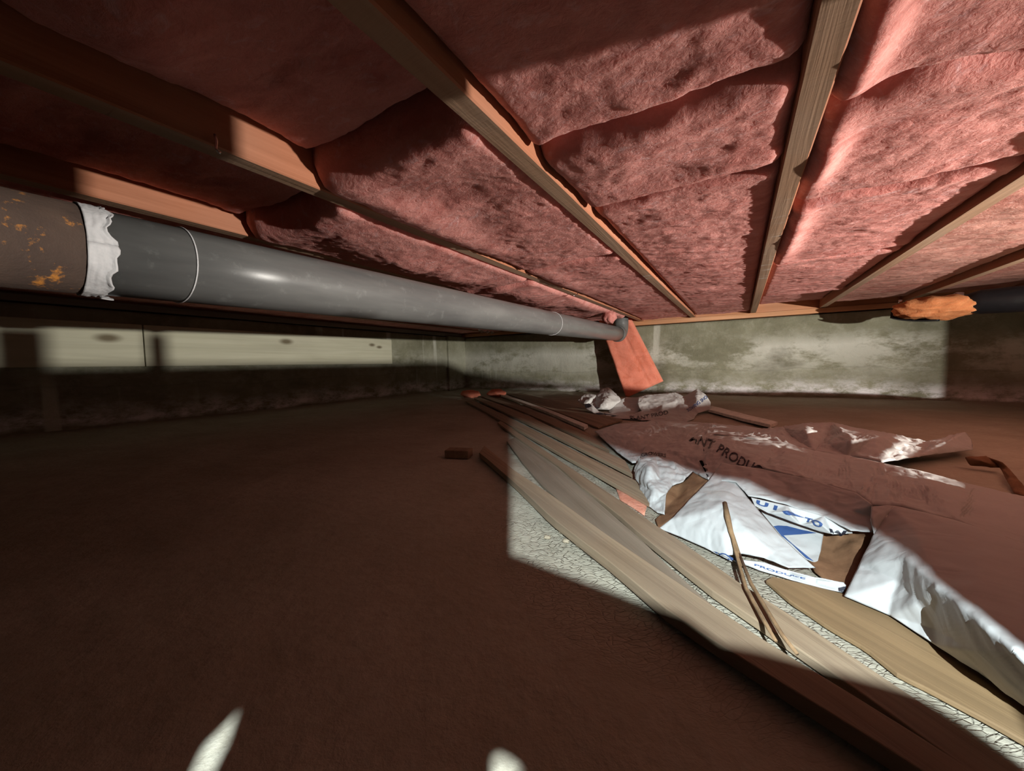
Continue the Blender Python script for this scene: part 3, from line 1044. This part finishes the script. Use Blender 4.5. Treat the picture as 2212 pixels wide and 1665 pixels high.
def letters(text, path, size, target, parent, mat, name='lettering', squeeze=1.0, bold=.02, slant=0.):
    """text laid along a pixel path (baseline), glyphs draped on the target sheets; kept as one printed part"""
    bvhs = [bvh_of(t) for t in target]
    path = [np.array(p, float) for p in path]
    seg = [np.linalg.norm(path[i + 1] - path[i]) for i in range(len(path) - 1)]
    cum = np.concatenate([[0], np.cumsum(seg)])

    def pos(s):
        i = int(np.clip(np.searchsorted(cum, s) - 1, 0, len(seg) - 1))
        t = (s - cum[i]) / seg[i]
        p = path[i] + (path[i + 1] - path[i]) * t
        dr = (path[i + 1] - path[i]) / seg[i]
        return p, dr
    cu = bpy.data.curves.new('glyphs', 'FONT'); cu.body = text; cu.size = 1.0; cu.offset = bold; cu.resolution_u = 3
    tmp = bpy.data.objects.new('glyphs', cu); COL.objects.link(tmp)
    dg = bpy.context.evaluated_depsgraph_get(); dg.update()
    me = bpy.data.meshes.new_from_object(tmp.evaluated_get(dg))
    bpy.data.objects.remove(tmp, do_unlink=True)
    bm = bmesh.new(); bm.from_mesh(me)
    bmesh.ops.triangulate(bm, faces=bm.faces[:])
    for _ in range(1):
        long_ = [e for e in bm.edges if e.calc_length() > .12]
        if long_: bmesh.ops.subdivide_edges(bm, edges=long_, cuts=1)
    bmesh.ops.triangulate(bm, faces=bm.faces[:])
    x1 = max(v.co.x for v in bm.verts)
    for v in bm.verts:
        s = v.co.x / x1 * cum[-1]
        p, dr = pos(s)
        nr = np.array([dr[1], -dr[0]])
        q = p + nr * (v.co.y * size) + dr * (slant * v.co.y * size)
        v.co = project(bvhs, q[0], q[1])
    m2 = bpy.data.meshes.new(name)
    bm.to_mesh(m2); bm.free()
    o = link(name, m2, mat)
    put(o, parent)
    return o


def patch(poly, target, parent, mat, name):
    """a printed flat patch draped over the target sheets"""
    bvhs = [bvh_of(t) for t in target]
    cx = sum(p[0] for p in poly) / len(poly); cy = sum(p[1] for p in poly) / len(poly)
    bm = bmesh.new()
    vs = [bm.verts.new((p[0], p[1], 0)) for p in poly]; c_ = bm.verts.new((cx, cy, 0))
    for i in range(len(vs)): bm.faces.new((vs[i], vs[(i + 1) % len(vs)], c_))
    for _ in range(3): bmesh.ops.subdivide_edges(bm, edges=bm.edges[:], cuts=1, use_grid_fill=True)
    for v in bm.verts: v.co = project(bvhs, v.co.x, v.co.y)
    m2 = bpy.data.meshes.new(name); bm.to_mesh(m2); bm.free()
    o = link(name, m2, mat); put(o, parent)
    return o


def bag(label, px, py, h):
    return thing('paper_bag', label, 'bag', tuple(at_h(px, py, h)))


# flat orange scrap under strip
o = sheet('insulation_scrap', pts, (), M['orange'], None, 2, .002, 5, .003)
tag(o, 'flat orange insulation scrap sticking out from under a strip end', 'insulation')

# --- bag lying flat behind, left part (dull film next to the strips)
b7 = bag('flattened dull white bag beside the strip ends, smeared with dirt', 1400, 940, 0)
s7 = sheet('outer_ply', [(1285, 932, .016), (1330, 916, .018), (1420, 908, .022), (1530, 914, .03), (1645, 925, .035), (1602, 946, .045), (1530, 942, .055),
                         (1490, 948, .05), (1450, 958, .04), (1396, 968, .035), (1380, 999, .024), (1366, 1001, .020), (1332, 976, .020)],
           [(1345, 945, .03), (1400, 930, .034), (1480, 928, .036), (1560, 928, .045)], M['bag'], b7, 4, .005, 3)
# --- bag with the black lettering, behind the lit one
b2 = bag('long dull white bag with large black handwritten-style capital letters', 1620, 990, 0)
s2 = sheet('outer_ply', [(1379, 1000, .03), (1392, 966, .036), (1450, 956, .046), (1490, 946, .056), (1530, 940, .066), (1600, 944, .062), (1700, 957, .058), (1760, 974, .05),
                         (1830, 984, .045), (1900, 999, .05), (1990, 1018, .05), (2100, 1048, .04), (2240, 1078, .03), (2400, 1130, .006), (2400, 1215, .006), (2260, 1196, .062), (2060, 1124, .07),
                         (1930, 1094, .075), (1882, 1092, .072), (1852, 1068, .072), (1750, 1038, .072), (1640, 1014, .074), (1558, 1004, .066), (1532, 1038, .056), (1497, 1020, .046), (1414, 990, .046)],
           [(1450, 975, .052), (1560, 968, .078), (1620, 988, .082), (1700, 1006, .076), (1800, 1030, .062), (1960, 1065, .058), (2100, 1110, .05), (1520, 990, .062)], M['bag'], b2, 4, .005, 6)
letters('ANT PRODUC', [(1488, 952), (1512, 962), (1540, 972), (1570, 990), (1600, 1008), (1640, 1027)], 29, [s2], b2, M['ink'], bold=.012)
letters('GROWERS', [(1386, 987), (1408, 983), (1438, 988)], 10, [s2, s7], b2, M['ink'], bold=.01)
# --- folded bag at the far right
b6 = bag('folded white bag behind, with pale glossy ridges pointing right', 1850, 960, 0)
s6 = sheet('outer_ply', [(1540, 938, .058), (1640, 928, .036), (1690, 923, .05), (1745, 914, .062), (1800, 913, .066), (1870, 929, .05), (1935, 939, .05), (2000, 954, .04),
                         (2085, 934, .05), (2098, 950, .03), (2102, 972, .02), (1990, 986, .03), (1905, 1000, .04), (1830, 986, .04), (1760, 976, .045), (1700, 959, .056), (1600, 946, .062)],
           [(1740, 932, .074), (1712, 946, .044), (1790, 938, .05), (1840, 952, .078), (1890, 946, .075), (1790, 962, .052), (1650, 944, .06), (1950, 962, .045), (2030, 962, .045)], M['bag'], b6, 4, .006, 12)
# --- crumpled corner at left
b5 = bag('small crumpled white bag corner at the strip ends, brightly lit', 1420, 1050, 0)
s5 = sheet('outer_ply', [(1369, 1016, .03), (1379, 991, .048), (1414, 986, .056), (1460, 1000, .058), (1497, 1018, .052), (1476, 1040, .042), (1453, 1049, .036), (1440, 1066, .03), (1436, 1113, .006),
                         (1420, 1108, .006), (1397, 1090, .006), (1379, 1042, .018)],
           [(1405, 1012, .062), (1428, 1032, .046), (1398, 1040, .040), (1415, 1062, .032), (1410, 1085, .014)], M['bag'], b5, 4, .006, 21)
# --- the brightly lit torn bag in the middle
b3 = bag('torn white bag in the bright patch, blue print on a folded strip', 1620, 1170, 0)
up3 = sheet('upper_fold', [(1532, 1036, .06), (1558, 1000, .075), (1640, 1012, .08), (1750, 1036, .08), (1852, 1066, .08), (1885, 1090, .078), (1895, 1122, .06), (1884, 1150, .05), (1838, 1146, .05),
                           (1780, 1116, .055), (1700, 1090, .058), (1617, 1070, .06), (1590, 1042, .068)],
            [(1700, 1050, .068), (1790, 1080, .068), (1840, 1105, .064), (1620, 1040, .07)], M['bag'], b3, 4, .003, 14)
inn3 = sheet('inner_ply', [(1497, 1019, .046), (1476, 1040, .036), (1453, 1049, .03), (1437, 1066, .022), (1430, 1108, .002), (1415, 1122, .002), (1423, 1143, .002), (1470, 1110, .02), (1506, 1065, .040), (1534, 1036, .054)],
             [(1465, 1075, .016)], M['kraft'], b3, 3, .003, 4)
inn3['label'] = 'brown inner paper ply'
inn4 = sheet('inner_ply', [(1690, 1120, .02), (1779, 1140, .02), (1835, 1146, .034), (1890, 1152, .040), (1860, 1220, .016), (1824, 1285, .002), (1760, 1236, .002), (1740, 1200, .003)],
             [(1800, 1200, .004)], M['kraft'], b3, 3, .004, 9)
inn4['label'] = 'brown inner paper ply'
main3 = sheet('outer_ply', [(1423, 1141, .008), (1450, 1120, .024), (1505, 1063, .050), (1532, 1035, .062), (1556, 1004, .072), (1590, 1042, .066), (1617, 1077, .056), (1650, 1115, .046), (1685, 1156, .034), (1725, 1194, .024), (1762, 1227, .013),
                            (1703, 1227, .014), (1650, 1205, .015), (1604, 1196, .015), (1570, 1200, .010), (1582, 1213, .006), (1523, 1183, .006), (1470, 1160, .006)],
              [(1520, 1110, .046), (1560, 1090, .060), (1590, 1120, .052), (1560, 1150, .034), (1620, 1150, .042), (1670, 1195, .022), (1500, 1140, .026)], M['bag'], b3, 4, .0018, 31, freq=34)
flap3 = sheet('torn_flap', [(1640, 1100, .040), (1700, 1112, .036), (1779, 1152, .024), (1773, 1190, .012), (1765, 1217, .005), (1740, 1206, .006), (1690, 1162, .018)],
              [(1720, 1155, .022)], M['bag'], b3, 4, .0012, 41)
flap3['label'] = 'grey-white torn flap with a dark blue band'
fold3 = sheet('printed_fold', [(1622, 1074, .060), (1700, 1092, .060), (1780, 1114, .056), (1838, 1144, .046), (1842, 1152, .040), (1800, 1154, .036), (1772, 1148, .034), (1730, 1134, .038), (1660, 1108, .046), (1630, 1092, .052)],
              [(1700, 1106, .056), (1770, 1130, .050)], M['bag'], b3, 4, .0012, 44)
fold3['label'] = 'white folded strip with blue print'
lay3 = sheet('lower_layer', [(1580, 1206, .010), (1650, 1214, .014), (1703, 1232, .013), (1760, 1247, .013), (1822, 1257, .014), (1828, 1264, .012), (1822, 1281, .004), (1760, 1266, .004), (1700, 1250, .004), (1640, 1232, .004), (1523, 1184, .004)],
             [(1710, 1242, .006), (1770, 1256, .007)], M['bag'], b3, 3, .0014, 47)
patch([(1668, 1138), (1680, 1136), (1700, 1137), (1735, 1146), (1764, 1152), (1730, 1155), (1698, 1157), (1684, 1158)], [flap3], b3, M['ink_blue'], 'printed_band')
letters('U I', [(1632, 1089), (1652, 1095), (1678, 1103)], 13, [fold3], b3, M['ink_blue'], bold=.05)
patch([(1690, 1105), (1702, 1104), (1722, 1112), (1740, 1119), (1718, 1115), (1698, 1110)], [fold3], b3, M['ink_blue'], 'printed_dash')
letters('TO', [(1738, 1126), (1755, 1131), (1774, 1139)], 13, [fold3], b3, M['ink_blue'], bold=.05)
letters('W', [(1790, 1154), (1808, 1158), (1830, 1158)], 16, [fold3, inn4, up3], b3, M['ink'], bold=.06)
letters('CCO', [(1531, 1203), (1560, 1208), (1590, 1221)], 20, [main3, lay3], b3, M['ink_blue'], bold=.01)
letters('PRODUCE', [(1628, 1221), (1680, 1238), (1740, 1252)], 6, [lay3], b3, M['ink_blue'], bold=.03)
patch([(1812, 1270), (1828, 1266), (1826, 1280), (1812, 1277)], [lay3], b3, M['ink'], 'printed_corner')
# --- big bag face at right
b4 = bag('big white bag at right edge with a broad creased lit face', 2060, 1330, 0)
s4 = sheet('outer_ply', [(1882, 1094, .076), (1932, 1092, .076), (2060, 1122, .074), (2260, 1190, .074), (2420, 1235, .006), (2420, 1530, .010), (2275, 1575, .012), (2212, 1524, .012), (2115, 1452, .011),
                         (2025, 1396, .011), (1924, 1330, .010), (1824, 1288, .010), (1856, 1222, .030), (1888, 1155, .054), (1880, 1120, .07)],
           [(1958, 1205, .070), (2032, 1272, .080), (2120, 1342, .088), (2200, 1410, .090), (2265, 1465, .085), (2265, 1300, .080), (1940, 1255, .040), (2020, 1358, .022), (1990, 1300, .046), (2110, 1405, .050), (2180, 1470, .040), (1980, 1150, .074), (2110, 1220, .080)],
           M['bag'], b4, 4, .0022, 52, freq=20)
# --- far crumpled bag by the fallen slab
b1 = bag('crumpled white bag at the foot of the orange slab, black and blue lettering', 1400, 890, 0)
lump = sheet('twisted_end', [(1247, 866, 2.30), (1263, 852, 2.34), (1289, 852, 2.34), (1301, 840, 2.40), (1313, 838, 2.40), (1331, 852, 2.36), (1341, 866, 2.28), (1316, 886, 2.16), (1290, 884, 2.16), (1262, 876, 2.20)],
             [(1275, 862, 2.24), (1300, 866, 2.20), (1318, 855, 2.28), (1310, 872, 2.16), (1285, 868, 2.28)], M['bag'], b1, 4, .010, 61, mode='d', freq=14)
s1 = sheet('outer_ply', [(1305, 892, 2.05), (1370, 894, 2.04), (1385, 888, 2.06), (1377, 873, 2.14), (1379, 857, 2.26), (1396, 853, 2.28), (1442, 849, 2.30), (1458, 848, 2.30), (1478, 856, 2.26), (1506, 840, 2.28), (1524, 852, 2.20), (1535, 868, 2.12), (1535, 884, 2.04),
                         (1507, 893, 1.98), (1498, 905, 1.86), (1479, 914, 1.76), (1443, 909, 1.80), (1385, 908, 1.82), (1309, 902, 1.90)],
           [(1400, 868, 2.16), (1430, 876, 2.10), (1465, 866, 2.16), (1455, 886, 2.08), (1505, 866, 2.08), (1490, 884, 2.03), (1420, 890, 2.04), (1430, 899, 1.90), (1350, 899, 1.94)], M['bag'], b1, 4, .006, 64, mode='d', freq=14)
mid1 = sheet('shaded_fold', [(1341, 862, 2.30), (1352, 858, 2.34), (1380, 858, 2.32), (1392, 880, 2.16), (1372, 895, 2.08), (1316, 893, 2.08), (1316, 884, 2.18)],
             [(1360, 876, 2.22)], M['bag'], b1, 3, .006, 66, mode='d', freq=14)
tail = sheet('loose_end', [(1262, 874, 2.16), (1277, 872, 2.16), (1294, 889, 2.06), (1306, 893, 2.02), (1300, 900, 1.96), (1284, 893, 2.02), (1266, 884, 2.08)], [(1280, 884, 2.06)], M['bag'], b1, 3, .004, 68, mode='d', freq=14)
patch([(1260, 874), (1272, 871), (1279, 877), (1272, 881), (1262, 881)], [tail, lump], b1, M['ink'], 'printed_spot')
patch([(1286, 893), (1296, 891), (1305, 893), (1306, 900), (1297, 899)], [tail, s1], b1, M['ink'], 'printed_spot')
letters('PLANT PROD', [(1360, 907), (1385, 906), (1412, 901), (1444, 894)], 12, [s1], b1, M['ink'], bold=.02)
letters('SOWING SNO', [(1486, 890), (1500, 882), (1512, 872), (1529, 859)], 10, [s1], b1, M['ink_blue'], bold=.02)

# pale ragged paper tab on the ground at far right
o = sheet('paper_scrap', [(2085, 988, .03), (2130, 985, .035), (2165, 998, .03), (2180, 1012, .02), (2212, 1050, .012), (2240, 1080, .006), (2190, 1065, .008), (2160, 1010, .012), (2095, 1004, .012)], [(2120, 996, .03)], M['kraft'], None, 3, .004, 77)
tag(o, 'torn brown paper scrap on the dark ground at right edge', 'paper')

# ------------------------------------------------------------------ forked cast shadow over bag and strips, modelled as thin brown tubes


def shadow_fork():
    t = thing('forked_shadow', 'brown forked cast shadow modelled as thin tubes across the lit bag and strips', 'shadow_fork', tuple(at_h(1600, 1200, .02)))
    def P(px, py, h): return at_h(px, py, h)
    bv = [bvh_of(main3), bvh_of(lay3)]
    shadow_stem = [project(bv, x_, y_, .0035) for x_, y_ in ((1566, 1090), (1573, 1118), (1580, 1150), (1594, 1190))] + [Vector(P(1606, 1224, .020))]
    put(link('shadow_stem', tube_mesh('shadow_stem', shadow_stem, [.0030, .0042, .0034, .0026, .0022], 12), M['shadow_fork']), t)
    put(link('shadow_branch', tube_mesh('shadow_branch', [shadow_stem[3], P(1622, 1260, .022), P(1652, 1310, .024), P(1690, 1372, .026), P(1722, 1412, .024)], [.0022, .0022, .0022, .0020, .0016], 10), M['shadow_fork']), t)
    put(link('shadow_branch', tube_mesh('shadow_branch', [shadow_stem[2], project(bv, 1588, 1190, .004), P(1612, 1272, .020), P(1648, 1338, .022), P(1676, 1384, .025)], [.0020, .0022, .0021, .0020, .0015], 10), M['shadow_fork']), t)


shadow_fork()

# a few clods on the lit soil
CLODS = [(1182, 1160, .006, 'small soil clod on the lit ground, leftmost of the four beside the front strip'), (1214, 1150, .005, 'smallest soil clod on the lit ground, upper one beside the front strip'),
         (1222, 1168, .006, 'soil clod on the lit ground just below the smallest one'), (1254, 1178, .008, 'largest soil clod on the lit ground, right against the front strip')]
for i, (px, py, s_, lab) in enumerate(CLODS):
    scr = scrap(px, py, s_ * .3, (s_, s_ * .8, s_ * .55), lab, M['clod'], 80 + i, name='soil_clod')
    scr['category'] = 'clod'; scr['group'] = 'clods on the lit soil'

# ------------------------------------------------------------------ what blocks the light, just outside the frame
# unseen board added before the work light; its top edge and slots shape shadows
pa, pb = np.array([.44, .0]), np.array([1.36, 3.02])
CUT = [(XL, .2, .318), (XL, 1.6, .328), (XL, 3.0, .335), (-2.2, DB, .15), (-1.5, DB, .09), (-.8, DB, .05), (-.2, DB, .05), (.4, DB, .06), (.8, DB, .05), (1.04, DB, .03)]
prof = []
for cx_, cy_, cz_ in CUT:
    d_ = np.array([cx_ - L1.x, cy_ - L1.y]); e_ = pb - pa
    A_ = np.array([[d_[0], -e_[0]], [d_[1], -e_[1]]])
    k_, t_ = np.linalg.solve(A_, pa - np.array([L1.x, L1.y]))
    if 0.02 < t_ < .99:
        prof.append((float(t_), float(L1.z + (cz_ - L1.z) * k_)))
prof = [(0., prof[0][1])] + prof + [(1., prof[-1][1])]


def crossing(tx, ty):
    """where the ray from the work light towards (tx, ty) meets the added board: fraction along it and distance from the light"""
    d_ = np.array([tx - L1.x, ty - L1.y]); e_ = pb - pa
    k_, t_ = np.linalg.solve(np.array([[d_[0], -e_[0]], [d_[1], -e_[1]]]), pa - np.array([L1.x, L1.y]))
    return float(t_), float(k_ * np.linalg.norm(d_))


SLOTS = []
for (ta_, tb_, lo_s, hi_s) in (((.25, 1.0), (.25, 1.72), -.153, -.143), ((.25, 1.12), (.25, 1.52), -.124, -.114), ((-.90, 2.0), (-.15, 2.5), -.095, -.062)):
    (t0_, d0_), (t1_, d1_) = crossing(*ta_), crossing(*tb_)
    dm = (d0_ + d1_) / 2
    SLOTS.append((min(t0_, t1_), max(t0_, t1_), L1.z + lo_s * dm, L1.z + hi_s * dm))
bm = bmesh.new()
dvec = (pb - pa) / np.linalg.norm(pb - pa); nv = np.array([dvec[1], -dvec[0]]) * .004
pts_t = [p[0] for p in prof]; pts_z = [p[1] for p in prof]
ts = sorted(set(pts_t + [x for sl_ in SLOTS for x in sl_[:2]]))
for ta_, tb_ in zip(ts[:-1], ts[1:]):
    za, zb = np.interp(ta_, pts_t, pts_z), np.interp(tb_, pts_t, pts_z)
    tm = (ta_ + tb_) / 2
    cuts = sorted((zl, zh) for s0, s1_, zl, zh in SLOTS if s0 < tm < s1_)
    parts = []; low = .004
    for zl, zh in cuts:
        parts.append((low, low, zl, zl)); low = zh
    parts.append((low, low, za, zb))
    for b0_, b1_, c0_, c1_ in parts:
        q0 = pa + (pb - pa) * ta_; q1 = pa + (pb - pa) * tb_
        v8 = [bm.verts.new((q[0] + sg * nv[0], q[1] + sg * nv[1], z)) for q, z in ((q0, b0_), (q1, b1_), (q1, c1_), (q0, c0_)) for sg in (-1, 1)]
        for f in ((0, 2, 4, 6), (1, 7, 5, 3), (0, 1, 3, 2), (2, 3, 5, 4), (4, 5, 7, 6), (6, 7, 1, 0)):
            bm.faces.new([v8[i] for i in f])
o = link('shade_board', bm_mesh('shade_board', bm), M['ply'])
tag(o, 'unseen plywood board added just right of the view to cut and shape the light', 'board')


# second added board, unseen under a joist, shades the near ceiling
bm = bmesh.new(); box_bm(bm, (.478, -.10, .445), (.496, .60, ZJ - .004))
o = bevel(link('shade_board', bm_mesh('shade_board', bm), M['ply']), .001)
tag(o, 'unseen plywood board added below a joist, right of the view, to shade the near ceiling', 'board')


def along(target_y, X):
    """point at X on the line from the work light to the left wall at target_y"""
    t = (X - L1.x) / (XL - L1.x)
    return L1.y + (target_y - L1.y) * t


for ty, w, lab in ((.705, .022, 'unseen stake added right of the view to shade the left wall, the farther of two'), (.255, .040, 'unseen stake added right of the view to shade the left wall, the nearer of two')):  # unseen stakes added to throw soft bands on the left wall
    X = .66
    Y = along(ty, X)
    bm = bmesh.new(); box_bm(bm, (X - .008, Y - w / 2, .0), (X + .008, Y + w / 2, 0.343))
    o = bevel(link('shadow_stake', bm_mesh('shadow_stake', bm), M['lath']), .001)
    tag(o, lab, 'stake', 'unseen stakes casting bands on the left wall')
# unseen pier added to shade the right end of the back wall
bm = bmesh.new(); box_bm(bm, (1.527, 2.03, -.03), (2.42, 2.30, ZJ - .003))
o = bevel(link('shade_pier', bm_mesh('shade_pier', bm), M['concrete_left']), .004)
tag(o, 'unseen concrete pier added beyond the frame to shade the right end of the back wall', 'pier')

# flashlight behind the camera; hood and box added, openings cut to the lit patch
ft = thing('flashlight', 'unseen flashlight behind the viewpoint, hood added to shape the lit ground patch', 'flashlight', tuple(L2))
HD = .08                                                  # lamp to beam mask


def beam_mask_pt(P3):
    v = np.array(P3) - np.array(L2)
    f = v @ FH
    return np.array([(v @ RH) / f * HD, v[2] / f * HD])


beam = [(1105, 1195, 0), (1280, 1260, 0), (1470, 1330, .006), (1560, 1388, .02), (1640, 1404, .02), (1770, 1440, .013), (1900, 1474, .010), (2000, 1505, .008), (2100, 1562, .008), (2212, 1640, .008), (2300, 1705, .008),
        (2330, 1540, .06), (2250, 1450, .085), (2125, 1335, .088), (2030, 1262, .08), (1960, 1198, .07), (1888, 1150, .054), (1838, 1142, .048), (1760, 1100, .058), (1690, 1078, .064), (1610, 1040, .07), (1560, 1032, .07), (1480, 1012, .05), (1385, 982, .045), (1250, 940, .01), (1105, 905, 0)]
slits = [[(508, 1543, 0), (440, 1612, 0), (398, 1700, 0), (440, 1700, 0), (486, 1610, 0)],
         [(1064, 1642, 0), (1080, 1636, 0), (1106, 1650, 0), (1126, 1668, 0), (1100, 1700, 0), (1066, 1690, 0)]]
outer = [np.array(p) for p in ((-.26, -.22), (.30, -.22), (.30, .08), (-.26, .08))]
loops = [outer] + [[beam_mask_pt(at_h(*p)) for p in poly] for poly in [beam] + slits]
flat = [p for l in loops for p in l]
tris = tessellate_polygon([[Vector((p[0], p[1], 0)) for p in l] for l in loops])
b0 = np.array(L2) + FH * HD
Vp = [b0 + RH * p[0] + np.array([0, 0, p[1]]) for p in flat]
pm = mesh('beam_mask', Vp, [tuple(t) for t in tris])
put(link('beam_mask', pm, M['black']), ft)
bm = bmesh.new()
c8 = []
for dz in (-.22, .08):
    for (lat, dep) in ((-.26, HD), (.30, HD), (.30, -.06), (-.26, -.06)):
        q = np.array(L2) + RH * lat + FH * dep + np.array([0, 0, dz]); c8.append(bm.verts.new(q))
for f in ((0, 1, 2, 3), (4, 7, 6, 5), (1, 5, 6, 2), (2, 6, 7, 3), (3, 7, 4, 0)):
    bm.faces.new([c8[i] for i in f])
put(link('beam_mask_box', bm_mesh('beam_mask_box', bm), M['black']), ft)
